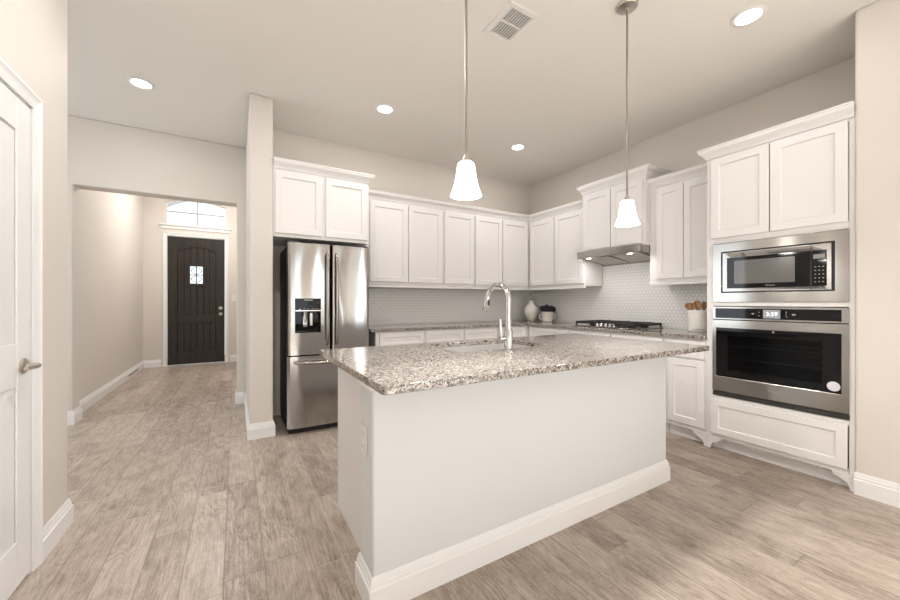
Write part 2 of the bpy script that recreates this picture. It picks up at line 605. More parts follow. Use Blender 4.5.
def panel_door_x(y0, y1, z0, z1, x, panels):
    """slab in the plane x (front faces +x) with raised-and-fielded panels"""
    m = MB()
    m.box((x - .036, y0, z0), (x - .008, y1, z1))
    ys = [y0, panels[0][0], panels[0][1], y1]
    m.box((x - .008, y0, z0), (x, ys[1], z1)).box((x - .008, ys[2], z0), (x, y1, z1))
    zz = z0
    for (_, _, a, b) in panels:
        m.box((x - .008, ys[1], zz), (x, ys[2], a)); zz = b
    m.box((x - .008, ys[1], zz), (x, ys[2], z1))
    for (a, b, c, e) in panels:
        r = [(x - .008, .018), (x - .0035, .045), (x - .0035, .0451)]
        rings = []
        for xx, i in ((x - .008, 0), (x - .007, .016), (x - .002, .042)):
            rings.append([(xx, a + i, c + i), (xx, b - i, c + i), (xx, b - i, e - i), (xx, a + i, e - i)])
        m.loft(rings)
    return m


panel_door_x(1.537, 2.299, .012, 2.037, -.776, [(1.645, 2.19, .20, .84), (1.645, 2.19, 1.02, 1.90)]).build('door_slab', M_TRIM, d, bevel=.003)
lv = thing('door_handle', None, None, (0, 0, 0)); lv.parent = d
lv.location = (-.776 + .79, 2.235 - 1.92, .92)
MB().lathe([(0, 0), (.033, 0), (.033, .006), (.026, .012), (.013, .014), (0, .014)], (-.776, 2.235, .92), 28, 'X').build('rosette', M_NICKEL, lv)
MB().tube([(-.764, 2.235, .92), (-.742, 2.235, .92), (-.733, 2.232, .92), (-.728, 2.222, .92), (-.726, 2.20, .921), (-.726, 2.16, .923), (-.728, 2.125, .921)],
          [.011, .0105, .011, .0115, .011, .010, .0085], 14).build('lever', M_NICKEL, lv)
# casing and jamb of the white door
CAS = [(0, 0), (.060, 0), (.060, .016), (.052, .017), (.044, .012), (.020, .010), (.006, .008), (0, .006)]


def casing_x(m, y_in, z_top, x, s):
    """left/right leg of a casing on a +x facing wall, s=+1 grows to +y"""
    m.loft([[(x + t, y_in + s * o, 0) for o, t in CAS], [(x + t, y_in + s * o, z_top + o) for o, t in CAS]])


m = MB()
casing_x(m, 2.308, 2.046, -.775, 1)
casing_x(m, 1.528, 2.046, -.775, -1)
m.loft([[(-.775 + t, 1.528 - o, 2.046 + o) for o, t in CAS], [(-.775 + t, 2.308 + o, 2.046 + o) for o, t in CAS]])
m.box((-.90, 2.302, 0), (-.776, 2.318, 2.046)).box((-.90, 1.518, 0), (-.776, 1.534, 2.046)).box((-.90, 1.518, 2.040), (-.776, 2.318, 2.056))
struct(m.build('trim_1', M_TRIM), 'white casing round the interior door', 'trim')

# front door: frame, planked panels, speakeasy window, hardware
d = thing('door_2', 'dark espresso plank front door with a small lit speakeasy window', 'door', ((DX0 + DX1) / 2, 8.46, 0))
prop(d, kind='structure')
y0, y1 = 8.455, 8.50
a0, a1 = DX0 + .006, DX1 - .006
PX0, PX1 = a0 + .145, a1 - .145
m = MB()
m.box((a0, y0, .01), (PX0, y1, 2.418)).box((PX1, y0, .01), (a1, y1, 2.418))
m.box((PX0, y0, .01), (PX1, y1, .235)).box((PX0, y0, .79), (PX1, y1, .93))
ap = arch(PX0, PX1, 2.14, 2.235)
for (xa, za), (xb, zb) in zip(ap, ap[1:]):
    m.prism([(xa, y0, za), (xb, y0, zb), (xb, y0, 2.418), (xa, y0, 2.418)], (0, y1 - y0, 0))
m.build('door_frame', M_DOOR, d, bevel=.004)
WX0, WX1, WZ0, WZ1 = -.755, -.555, 1.545, 1.875
pw = (PX1 - PX0) / 6
m = MB()
for k in range(6):
    xa, xb = PX0 + k * pw + .006, PX0 + (k + 1) * pw - .006
    for za, zb in ((.235, .79), (.93, 2.25)):
        if za > .9 and xb > WX0 and xa < WX1:
            m.box((xa, y0 + .018, za), (xb, y1 - .005, WZ0)).box((xa, y0 + .018, WZ1), (xb, y1 - .005, zb))
            if xa < WX0: m.box((xa, y0 + .018, WZ0), (WX0, y1 - .005, WZ1))
            if xb > WX1: m.box((WX1, y0 + .018, WZ0), (xb, y1 - .005, WZ1))
        else:
            m.box((xa, y0 + .018, za), (xb, y1 - .005, zb))
m.box((PX0, y0 + .037, .235), (PX1, y0 + .043, .79)).box((PX0, y0 + .037, .93), (WX0, y0 + .043, 2.24)).box((WX1, y0 + .037, .93), (PX1, y0 + .043, 2.24))
m.box((WX0, y0 + .037, .93), (WX1, y0 + .043, WZ0)).box((WX0, y0 + .037, WZ1), (WX1, y0 + .043, 2.24))
m.build('plank_panels', M_DOOR, d, bevel=.003)
m = MB()
for o, yy in ((.0, .006), ):
    m.box((WX0 - .05, y0 + .002, WZ0 - .05), (WX1 + .05, y0 + .016, WZ0)).box((WX0 - .05, y0 + .002, WZ1), (WX1 + .05, y0 + .016, WZ1 + .05))
    m.box((WX0 - .05, y0 + .002, WZ0), (WX0, y0 + .016, WZ1)).box((WX1, y0 + .002, WZ0), (WX1 + .05, y0 + .016, WZ1))
fr_ = m.build('window_frame', M_DOOR, d, bevel=.004)
MB().box((WX0, y0 + .028, WZ0), (WX1, y0 + .032, WZ1)).build('pane', M_PANE, fr_, smooth=False)
m = MB()
cx, cz = (WX0 + WX1) / 2, (WZ0 + WZ1) / 2
m.tube([(cx, y0 + .012, WZ0), (cx, y0 + .012, WZ1)], .008, 8)
for s in (-1, 1):
    for q in (-1, 1):
        p = []
        for k in range(13):
            t = k / 12
            p.append((cx + s * (.012 + .07 * math.sin(t * PI)), y0 + .012, cz + q * (.015 + .13 * t)))
        m.tube(p, .006, 6)
m.tube([(WX0, y0 + .012, cz), (WX1, y0 + .012, cz)], .007, 8)
m.build('grille', M_IRON, fr_)
for z in (WZ0 + .02, WZ1 - .02):
    MB().lathe([(0, -.006), (.012, -.004), (.014, 0), (0, 0)], (WX1 + .03, y0 + .002, z), 12, 'Y').build('clavo', M_IRON, fr_)
MB().box((a1 - .10, y0 - .024, 1.10), (a1 - .035, y0, 1.225)).build('keypad_lock', M_BLACK, d, bevel=.008)
h_ = MB().box((a1 - .098, y0 - .022, 1.045), (a1 - .037, y0, 1.098)).build('deadbolt_plate', M_NICKEL, d, bevel=.006)
m = MB().lathe([(0, -.062), (.020, -.060), (.029, -.048), (.027, -.034), (.012, -.022), (.012, -.008), (.032, -.006), (.032, 0), (0, 0)], (a1 - .068, y0, .955), 24, 'Y')
m.build('door_knob', M_NICKEL, d)
# casing of the front door
m = MB()
for s, xi in ((-1, DX0), (1, DX1)):
    m.loft([[(xi + s * o, 8.42 - t, 0) for o, t in CAS], [(xi + s * o, 8.42 - t, 2.428 + o) for o, t in CAS]])
m.loft([[(DX0 - o, 8.42 - t, 2.428 + o) for o, t in CAS], [(DX1 + o, 8.42 - t, 2.428 + o) for o, t in CAS]])
m.box((DX0 - .02, 8.42, 0), (DX0, 8.57, 2.43)).box((DX1, 8.42, 0), (DX1 + .02, 8.57, 2.43)).box((DX0 - .02, 8.42, 2.428), (DX1 + .02, 8.57, 2.44))
struct(m.build('trim_2', M_TRIM), 'white casing round the dark front door', 'trim')
# transom
d = thing('window_1', 'arched white transom window above the dark front door', 'window', ((TX0 + TX1) / 2, 8.48, TZ0))
prop(d, kind='structure')
ap = arch(TX0, TX1, TZS, TZT)
ai = arch(TX0 + .018, TX1 - .018, TZS - .01, TZT - .018)
m = MB()
m.box((TX0, 8.46, TZ0), (TX1, 8.50, TZ0 + .020))
m.box((TX0, 8.46, TZ0), (TX0 + .018, 8.50, TZS)).box((TX1 - .018, 8.46, TZ0), (TX1, 8.50, TZS))
for k in range(16):
    (xa, za), (xb, zb), (xc, zc), (xd, zd) = ap[k], ap[k + 1], ai[k + 1], ai[k]
    m.prism([(xa, 8.46, za), (xb, 8.46, zb), (xc, 8.46, zc), (xd, 8.46, zd)], (0, .04, 0))
m.build('window_frame', M_TRIM, d)
m = MB()
cx = (TX0 + TX1) / 2
m.box((cx - .008, 8.47, TZ0 + .015), (cx + .008, 8.49, TZT - .03)).box((TX0 + .015, 8.471, 2.880), (TX1 - .015, 8.489, 2.896))
m.build('muntin', M_PRINT, d)
m = MB()
pts = [(TX0 + .015, TZ0 + .015)] + [(x, z) for x, z in arch(TX0 + .015, TX1 - .015, TZS - .02, TZT - .015)] + [(TX1 - .015, TZ0 + .015)]
m.prism([(x, 8.478, z) for x, z in pts], (0, .004, 0))
m.build('pane', M_PANE, d, smooth=False)
m = MB().box((TX0 - .09, 8.38, TZ0 - .03), (TX1 + .09, 8.42, TZ0 - .004)).box((TX0 - .07, 8.402, TZ0 - .09), (TX1 + .07, 8.42, TZ0 - .03))
struct(m.build('trim_3', M_TRIM, bevel=.003), 'white sill ledge under the transom window', 'trim')
# porch arch seen through the transom
m = MB()
po = arch(-1.5, .35, 3.15, 3.55, 20)
for (xa, za), (xb, zb) in zip(po, po[1:]):
    m.prism([(xa, 9.9, za), (xb, 9.9, zb), (xb, 9.9, 4.6), (xa, 9.9, 4.6)], (0, .3, 0))
m.box((-3.2, 9.9, -.1), (-1.5, 10.2, 4.6)).box((.35, 9.9, -.1), (2.2, 10.2, 4.6))
struct(m.build('wall_porch', M_PORCH), 'pale arched porch front outside the entry', 'wall')

# ------------------------------------------------------------------ cabinets
def PB(a, dd, z): return (a, BY - dd, z)       # back wall: along x, depth out from the wall
def PR(a, dd, z): return (RX - dd, a, z)       # right wall: along y


def shaker(P, a0, a1, d, z0, z1, name, parent, t=.020, rail=.057, mt=None):
    """shaker front: frame with a recessed flat panel; d is the depth of its back plane"""
    m = MB()
    f = d + t
    rs = []
    o = [(a0, z0), (a1, z0), (a1, z1), (a0, z1)]
    r2 = min(rail, (z1 - z0) * .30)
    i = [(a0 + rail, z0 + r2), (a1 - rail, z0 + r2), (a1 - rail, z1 - r2), (a0 + rail, z1 - r2)]
    i2 = [(x + (.004 if k in (0, 3) else -.004), z + (.004 if k < 2 else -.004)) for k, (x, z) in enumerate(i)]
    for dep, loop in ((d, o), (f, o), (f, i), (f - .011, i2)):
        rs.append([P(x, dep, z) for x, z in loop])
    m.loft(rs)
    return m.build(name, mt or M_CAB, parent, bevel=.0022)


def pbox(m, P, a0, a1, d0, d1, z0, z1):
    p, q = P(a0, d0, z0), P(a1, d1, z1)
    return m.box(p, q)


CROWN = [(0, 0), (.008, 0), (.010, .012), (.016, .022), (.030, .040), (.042, .050), (.046, .056), (.046, .072), (.052, .074), (.052, .084), (0, .084)]


def scaled(prof, so, sz): return [(o * so, z * sz) for o, z in prof]


def wall_cab(P, a0, a1, depth, z0, z1, doors, label, name='wall_cabinet', dz0=None, dz1=None, rail_drop=0, group=None):
    """wall cabinet: carcass, light rail and its doors. doors: list of (a0, a1)"""
    c = thing(name, label, 'cabinet', P((a0 + a1) / 2, depth / 2, z0), group)
    m = MB()
    pbox(m, P, a0, a1, .002, depth, z0, z1)
    m.build('body', M_CAB, c, bevel=.002)
    if rail_drop:
        pbox(MB(), P, a0, a1, depth - .022, depth + .004, z0 - rail_drop, z0 - .0005).build('light_rail', M_CAB, c, bevel=.003)
    for da, db in doors:
        shaker(P, da, db, depth + .001, dz0 if dz0 is not None else z0, dz1 if dz1 is not None else z1, 'door', c)
    return c


UD = .325      # wall cabinet frame depth
g = 'white wall cabinets along the back wall'
wall_cab(PB, 1.216, 2.190, UD, 1.385, 2.33, [(1.262, 1.712), (1.726, 2.172)], 'white two-door wall cabinet beside the refrigerator cabinet', dz0=1.418, dz1=2.305, rail_drop=.028)
wall_cab(PB, 2.191, 2.655, UD, 1.385, 2.33, [(2.208, 2.643)], 'white single-door wall cabinet between two double ones, behind the faucet', dz0=1.418, dz1=2.305, rail_drop=.028)
wall_cab(PB, 2.656, 3.600, UD, 1.385, 2.33, [(2.664, 3.104), (3.116, 3.566)], 'white two-door wall cabinet running into the back corner', dz0=1.418, dz1=2.305, rail_drop=.028)
wall_cab(PR, 2.900, 3.862, UD, 1.385, 2.33, [(2.915, 3.366), (3.378, 3.826)], 'white two-door wall cabinet from corner to hood on right wall', dz0=1.418, dz1=2.305, rail_drop=.028)
c = wall_cab(PR, 2.112, 2.878, .395, 1.766, 2.455, [(2.142, 2.492), (2.502, 2.852)], 'tall white raised cabinet above the steel range hood', 'hood_cabinet', dz0=1.790, dz1=2.43)
MB().sweep([(RX - .002, 2.112), (RX - .395, 2.112), (RX - .395, 2.878), (RX - .002, 2.878)], scaled(CROWN, 1.0, 1.15), 1, 2.455).build('crown', M_CAB, c)
c = wall_cab(PR, 1.477, 2.111, UD, 1.385, 2.33, [(1.500, 1.782), (1.788, 2.040)], 'white two-door wall cabinet between hood and oven cabinet', dz0=1.418, dz1=2.305, rail_drop=.028)
MB().sweep([(RX - UD, 1.477), (RX - UD, 2.111)], CROWN, 1, 2.331).build('crown', M_CAB, c)
m = MB().sweep([(1.215, BY - UD), (RX - UD, BY - UD), (RX - UD, 2.900)], CROWN, -1, 2.331)
prop(m.build('crown_moulding', M_CAB), 'white crown moulding turning the back corner on the wall cabinets', 'moulding')
# refrigerator cabinet
c = wall_cab(PB, .286, 1.160, .607, 1.780, 2.392, [(.302, .706), (.738, 1.140)], 'deep white two-door cabinet above the refrigerator', 'fridge_cabinet', dz0=1.812, dz1=2.372)
MB().sweep([(.286, BY - .607), (1.160, BY - .607), (1.160, BY - .002)], CROWN, -1, 2.391).build('crown', M_CAB, c)

# tall oven cabinet: hollow housing so that the oven and the microwave sit inside
TD = RX - FR   # .595
TA0, TA1 = .650, 1.475
c = thing('oven_cabinet', 'tall white cabinet housing the microwave and wall oven', 'cabinet', (3.63, 1.06, 0))
m = MB()
pbox(m, PR, TA0, TA0 + .018, .002, TD, .0, 2.35)
pbox(m, PR, TA1 - .018, TA1, .002, TD, .0, 2.35)
pbox(m, PR, TA0 + .018, TA1 - .018, .002, .014, .0, 2.35)
for za, zb in ((.115, .133), (.420, .438), (1.164, 1.180), (1.668, 1.684), (2.332, 2.35)):
    pbox(m, PR, TA0 + .018, TA1 - .018, .014, TD, za, zb)
m.build('body', M_CAB, c)
m = MB()
pbox(m, PR, TA0, .674, TD, TD + .002, .0, 2.35)
m.bm.free(); m = MB()
# face frame stiles and rails
pbox(m, PR, TA0, .676, TD, TD + .006, .10, 2.35); pbox(m, PR, 1.428, TA1, TD, TD + .006, .10, 2.35)
for za, zb in ((.405, .440), (1.158, 1.188), (1.655, 1.720), (2.325, 2.35), (.10, .14)):
    pbox(m, PR, .676, 1.428, TD, TD + .006, za, zb)
m.build('face_frame', M_CAB, c, bevel=.0015)
pbox(MB(), PR, TA0 + .018, TA1 - .018, TD - .075, TD - .060, .0, .115).build('toe_kick', M_CAB, c)


def bracket(P, a, s, d, z):
    """curved foot bracket under a face frame, s=+1 grows towards +a"""
    m = MB()
    pts = [(a, 0), (a + s * .022, 0), (a + s * .026, .022), (a + s * .040, .045), (a + s * .075, .066), (a + s * .100, .078), (a + s * .104, z), (a, z)]
    dd = Vector(P(0, d, 0)) - Vector(P(0, d - .02, 0))
    return m.prism([P(x, d - .02, q) for x, q in pts], dd)


bracket(PR, TA0, 1, TD + .006, .10).build('foot_bracket', M_CAB, c, bevel=.002)
bracket(PR, TA1, -1, TD + .006, .10).build('foot_bracket', M_CAB, c, bevel=.002)
shaker(PR, .678, 1.062, TD + .007, 1.700, 2.338, 'door', c)
shaker(PR, 1.068, 1.440, TD + .007, 1.700, 2.338, 'door', c)
shaker(PR, .680, 1.440, TD + .007, .134, .412, 'drawer', c, rail=.052)
MB().sweep([(RX - .002, TA1), (RX - TD - .006, TA1), (RX - TD - .006, TA0)], scaled(CROWN, 1, 1.0), -1, 2.351).build('crown', M_CAB, c)


def base_cab(P, a0, a1, fd, label, doors, drawers, name='base_cabinet', brk=()):
    c = thing(name, label, 'cabinet', P((a0 + a1) / 2, fd / 2, 0))
    m = MB()
    pbox(m, P, a0, a1, .003, fd, .105, .882)
    m.build('body', M_CAB, c, bevel=.0015)
    pbox(MB(), P, a0 + .002, a1 - .002, .02, fd - .065, .0, .104).build('toe_kick', M_CAB, c)
    for s, a in brk:
        bracket(P, a, s, fd, .1045).build('foot_bracket', M_CAB, c, bevel=.002)
    for da, db in drawers:
        shaker(P, da, db, fd + .001, .715, .862, 'drawer', c, rail=.045)
    for da, db in doors:
        shaker(P, da, db, fd + .001, .145, .700, 'door', c)
    return c


BD = BY - FB
base_cab(PB, 1.235, 1.795, BD, 'white base cabinet nearest the refrigerator', [(1.275, 1.780)], [(1.275, 1.780)])
base_cab(PB, 1.796, 2.305, BD, 'white base cabinet, second from the refrigerator', [(1.812, 2.290)], [(1.812, 2.290)])
base_cab(PB, 2.306, 2.800, BD, 'white base cabinet below the single-door wall cabinet', [(2.320, 2.786)], [(2.320, 2.786)])
base_cab(PB, 2.801, 3.928, BD, 'white base cabinet filling the back corner', [(2.815, 3.270)], [(2.815, 3.270)])
base_cab(PR, 2.905, 3.583, TD, 'white base cabinet between the corner and the cooktop', [(2.920, 3.555)], [(2.920, 3.555)])
base_cab(PR, 1.812, 2.904, TD, 'white base cabinet under the gas cooktop', [(1.830, 2.350), (2.362, 2.888)], [(1.830, 2.350), (2.362, 2.888)])
base_cab(PR, 1.478, 1.811, TD, 'narrow white base cabinet beside the oven cabinet', [(1.490, 1.785)], [(1.490, 1.785)], brk=((1, 1.478),))

# ------------------------------------------------------------------ counters, backsplash, island
r = .02
outl = [(1.176, BY - .003), (1.176, BY - .637), (3.292, BY - .637), (3.292, 1.479), (RX - .003, 1.479), (RX - .003, BY - .003)]
m = slab(outl, [], .884, .914)
prop(m.build('kitchen_countertop', M_GRAN, bevel=.004), 'L-shaped speckled granite countertop along the two back walls', 'countertop')
m = MB()
m.box((1.166, BY - .009, .916), (RX - .0005, BY - .0005, 1.384)); m.bm.verts.ensure_lookup_table()
struct(m.build('backsplash_back', M_HEXB, smooth=False), 'white hexagon tile backsplash on the back wall', 'backsplash')
m = MB()
m.box((RX - .009, 2.882, .916), (RX - .0005, BY - .010, 1.384)).box((RX - .009, 2.114, .916), (RX - .0005, 2.882, 1.630)).box((RX - .009, 1.478, .916), (RX - .0005, 2.114, 1.384))
struct(m.build('backsplash_right', M_HEXR, smooth=False), 'white hexagon tile backsplash behind the cooktop', 'backsplash')

c = thing('kitchen_island', 'large white-painted kitchen island with tall baseboard', 'island', (1.47, 1.75, 0))
KX0, KX1, KY0, KY1 = .45, 2.478, 1.340, 1.502
MB().box((KX0, KY0, 0), (KX1, KY1, .882)).build('knee_wall', M_ISL, c, bevel=.010, seg=3)
MB().box((.512, KY1 + .001, 0), (.532, 2.150, .882)).build('side_panel', M_CAB, c, bevel=.001)
MB().box((2.448, KY1 + .001, 0), (2.468, 2.150, .882)).build('side_panel', M_CAB, c, bevel=.001)
MB().box((.533, 2.130, .10), (2.447, 2.150, .882)).box((.533, 2.07, 0), (2.447, 2.085, .099)).build('cabinet_front', M_CAB, c)
MB().sweep([(.511, KY1), (KX0, KY1), (KX0, KY0), (KX1, KY0), (KX1, KY1), (2.468, KY1)], BB, -1).build('baseboard', M_TRIM, c)
MB().box((KX0 - .006, KY0 - .012, .850), (KX1 + .006, KY0 - .0005, .882)).box((KX0 - .014, KY0 - .012, .850), (KX0 - .0005, KY1, .882)).build('top_trim', M_TRIM, c, bevel=.004)

SX0, SX1, SY0, SY1 = 1.05, 1.74, 1.665, 2.105
m = slab(rrect(.412, 2.572, 1.120, 2.180, .018), [rrect(SX0, SX1, SY0, SY1, .05)], .884, .914)
prop(m.build('island_countertop', M_GRAN, bevel=.003), 'speckled granite slab topping the kitchen island, with sink cutout', 'countertop')

c = thing('undermount_sink', 'stainless undermount sink set in the island granite', 'sink', ((SX0 + SX1) / 2, (SY0 + SY1) / 2, .68))
q = .012


def ring(x0, x1, y0, y1, rr, z): return [(x, y, z) for x, y in rrect(x0, x1, y0, y1, rr)]


m = MB()
m.loft([ring(SX0 - .03, SX1 + .03, SY0 - .03, SY1 + .02, .06, .8825), ring(SX0 - .004, SX1 + .004, SY0 - .004, SY1 + .004, .05, .8825),
        ring(SX0 + .002, SX1 - .002, SY0 + .002, SY1 - .002, .05, .70), ring(SX0 + .03, SX1 - .03, SY0 + .03, SY1 - .03, .04, .682),
        ring(SX0 + .03, SX1 - .03, SY0 + .03, SY1 - .03, .04, .678), ring(SX0 - .006, SX1 + .006, SY0 - .006, SY1 + .006, .05, .70),
        ring(SX0 - .012, SX1 + .012, SY0 - .012, SY1 + .012, .05, .878), ring(SX0 - .03, SX1 + .03, SY0 - .03, SY1 + .02, .06, .878)], cap=False, close=True)
bm = m.bm
m.prism([(x, y, .680) for x, y in rrect(SX0 + .031, SX1 - .031, SY0 + .031, SY1 - .031, .038)], (0, 0, .0022))
m.build('basin', M_SINK, c)
MB().lathe([(0, 0), (.045, 0), (.045, .003), (.03, .003), (.026, -.001), (0, -.001)], (1.395, 1.90, .6828), 28).build('drain', M_CHROME, c)

# faucet
fx, fy = 1.326, 1.590
c = thing('kitchen_faucet', 'tall chrome pull-down faucet standing behind the island sink', 'faucet', (fx, fy, .9145))
MB().lathe([(0, 0), (.031, 0), (.031, .006), (.027, .010), (.0245, .012), (.0245, .115), (.022, .120), (.0, .120)], (fx, fy, .9145), 32).build('body', M_CHROME, c)
pth = [(fx, fy, 1.03), (fx, fy, 1.10), (fx, fy, 1.205)]
R = .085
ux_, uy_ = -.10, .995
for k in range(1, 21):
    a = PI - k / 20 * math.radians(166)
    q_ = R + R * math.cos(a)
    pth.append((fx + ux_ * q_, fy + uy_ * q_, 1.205 + R * math.sin(a)))
MB().tube(pth, [.0185] + [.0155] * (len(pth) - 1), 16).build('spout', M_CHROME, c)
e, e0 = Vector(pth[-1]), Vector(pth[-2])
dv = (e - e0).normalized()
sp = MB().tube([e - dv * .004, e + dv * .02, e + dv * .075, e + dv * .092], [.015, .0175, .0185, .0165], 18).build('spray_head', M_CHROME, c)
pb = e + dv * .035
MB().box((pb.x - .006, pb.y - .0225, pb.z - .022), (pb.x + .006, pb.y - .0145, pb.z + .016)).build('spray_button', M_BLACK, sp, bevel=.002)
lv = MB().tube([(fx - .020, fy, .985), (fx - .064, fy, .985)], .0145, 16).build('valve', M_CHROME, c)
MB().tube([(fx - .053, fy, .990), (fx - .056, fy, 1.03), (fx - .061, fy - .002, 1.095)], [.010, .0095, .009], 12).build('lever', M_CHROME, c)

# ------------------------------------------------------------------ refrigerator
FX0, FX1, FY = .391, 1.138, 3.478
c = thing('french_door_fridge', 'stainless french-door refrigerator with ice dispenser beside the wing wall', 'refrigerator', ((FX0 + FX1) / 2, 3.85, 0))
MB().box((FX0 + .006, FY + .078, .035), (FX1 - .006, BY - .03, 1.700)).build('body', M_DARKGAP, c, bevel=.004)
MB().box((FX0 + .02, FY + .05, .0), (FX1 - .02, FY + .30, .038)).box((FX0 + .02, 4.0, 0), (FX1 - .02, 4.1, .034)).build('base_grille', M_BLACK, c)


def bowed(x0, x1, z0, z1, yf, bow, thick, hole=None, n=22, rc=.022):
    """door with a gently bowed front and rounded vertical edges"""
    pts = []
    for k in range(n + 1):
        s = k / n
        x = x0 + (x1 - x0) * s
        t = (x - FX0) / (FX1 - FX0) * 2 - 1
        y = yf - bow * (1 - t * t)
        for edge in (x - x0, x1 - x):
            if edge < rc: y += rc - math.sqrt(max(0, rc * rc - (rc - edge) ** 2))
        pts.append((x, y))
    # denser edges
    back = [(x1, yf + thick), (x0, yf + thick)]
    return pts, back


def fridge_door(name, x0, x1, z0, z1, hole=None):
    pts, back = bowed(x0, x1, z0, z1, FY, .018, .072, n=34)
    m = MB()
    if not hole:
        poly = pts + back
        m.loft([[(x, y, z0) for x, y in poly], [(x, y, z1) for x, y in poly]])
    else:
        hx0, hx1, hz0, hz1 = hole
        xs = sorted(set([p[0] for p in pts] + [hx0, hx1]))

        def yf(x):
            for (xa, ya), (xb, yb) in zip(pts, pts[1:]):
                if xa <= x <= xb + 1e-9: return ya + (yb - ya) * (x - xa) / max(1e-9, xb - xa)
            return pts[-1][1]
        P2 = [(x, yf(x)) for x in xs]
        full = P2 + back
        m.loft([[(x, y, z0) for x, y in full], [(x, y, hz0) for x, y in full]])
        m.loft([[(x, y, hz1) for x, y in full], [(x, y, z1) for x, y in full]])
        L = [p for p in P2 if p[0] <= hx0 + 1e-9]
        Rr = [p for p in P2 if p[0] >= hx1 - 1e-9]
        lp = L + [(hx0, FY + .072), (x0, FY + .072)]
        rp = Rr + [(x1, FY + .072), (hx1, FY + .072)]
        m.loft([[(x, y, hz0) for x, y in lp], [(x, y, hz1) for x, y in lp]])
        m.loft([[(x, y, hz0) for x, y in rp], [(x, y, hz1) for x, y in rp]])
        bmesh.ops.remove_doubles(m.bm, verts=m.bm.verts[:], dist=1e-5)
        # drop the internal faces left between the stacked pieces
        inner = [f for f in m.bm.faces if len(f.edges) > 4 and abs(f.normal.z) > .9 and z0 + .01 < f.calc_center_median().z < z1 - .01]
        for f in inner: pass
    return m.build(name, M_FRIDGE, c, bevel=.0)


split = .7655
hole = (.452, .672, .912, 1.222)
ld = fridge_door('left_door', FX0, split - .003, .712, 1.722, hole)
rd = fridge_door('right_door', split + .003, FX1, .712, 1.722)
fz = fridge_door('freezer_drawer', FX0, FX1, .060, .700)
MB().box((FX0 + .01, FY + .03, 1.724), (FX0 + .09, FY + .14, 1.742)).build('hinge_cover', M_DARKGAP, c, bevel=.004)
MB().box((FX1 - .09, FY + .03, 1.724), (FX1 - .01, FY + .14, 1.742)).build('hinge_cover', M_DARKGAP, c, bevel=.004)
# dispenser
dp = thing('dispenser', None, None, (0, 0, 0)); dp.parent = c
dp.location = Vector((.562, FY, 1.067)) - origin_of(c)
yb = FY - .014
MB().box((hole[0], yb - .004, 1.118), (hole[1], FY + .02, hole[3])).build('control_panel', M_BGLASS, dp, bevel=.003)
m = MB()
m.box((hole[0], FY + .05, hole[2]), (hole[1], FY + .058, 1.118)).box((hole[0], yb, hole[2]), (hole[0] + .006, FY + .05, 1.118)).box((hole[1] - .006, yb, hole[2]), (hole[1], FY + .05, 1.118))
m.box((hole[0], yb, hole[2]), (hole[1], FY + .05, hole[2] + .008)).box((hole[0] + .006, FY - .002, 1.095), (hole[1] - .006, FY + .05, 1.118))
m.build('recess', M_BGLASS, dp)
MB().box((hole[0], yb - .007, 1.106), (hole[1], yb + .012, 1.1175)).build('chrome_strip', M_CHROME, dp, bevel=.002)
m = MB()
m.lathe([(0, 0), (.016, 0), (.020, .06), (.022, .10), (0, .10)], (.540, FY + .018, .998), 16).box((.522, FY + .008, .965), (.556, FY + .016, 1.09))
m.build('paddle', M_CHROME, dp)
MB().box((.580, FY + .010, .975), (.604, FY + .018, 1.09)).build('paddle', M_NICKEL, dp, bevel=.002)
for k in range(5):
    MB().box((hole[0] + .035 + .035 * k, yb - .0048, 1.128), (hole[0] + .047 + .035 * k, yb - .0042, 1.132)).build('button_mark', M_PALEPRINT, dp, smooth=False)
MB().box((.528, yb - .0048, 1.204), (.600, yb - .0042, 1.211)).build('display_mark', M_PALEPRINT, dp, smooth=False)
# handles
for par, hx in ((ld, split - .042), (rd, split + .042)):
    MB().tube([(hx, FY - .014, 1.640), (hx, FY - .040, 1.625), (hx, FY - .060, 1.58), (hx, FY - .068, 1.45), (hx, FY - .072, 1.22), (hx, FY - .068, .98),
               (hx, FY - .060, .85), (hx, FY - .040, .81), (hx, FY - .014, .795)], [.010, .0125, .0135, .014, .014, .014, .0135, .0125, .010], 14, ry=None).build('handle', M_STEEL, par)
hp = []
for k in range(17):
    t = k / 16 * 2 - 1
    hp.append(((FX0 + FX1) / 2 + t * .315, FY - .016 - .052 * (1 - t ** 4), .648 - .006 * (1 - t * t)))
MB().tube(hp, .015, 14).build('handle', M_STEEL, fz)

# ------------------------------------------------------------------ microwave and oven
def text_mesh(name, s, size, M, loc, P, parent, depth=.0006):
    """lettering as a mesh; its local x runs along the wall, facing the room from the right-hand wall"""
    cu = bpy.data.curves.new('lettering', 'FONT')
    cu.body = s; cu.size = size; cu.extrude = depth / 2; cu.align_x = 'CENTER'; cu.align_y = 'CENTER'
    tmp = bpy.data.objects.new('lettering', cu)
    C.objects.link(tmp)
    bpy.context.view_layer.update()
    me = bpy.data.meshes.new_from_object(tmp)
    bpy.data.objects.remove(tmp)
    off = origin_of(parent)
    for v in me.vertices:
        x, y, z = v.co
        v.co = Vector(P(x, y, z)) + Vector(loc) - off
    me.materials.clear(); me.materials.append(M)
    o = bpy.data.objects.new(name, me)
    C.objects.link(o); o.parent = parent
    return o


FACE_R = lambda x, y, z: (-z, -x, y)     # text on a face that looks towards -x

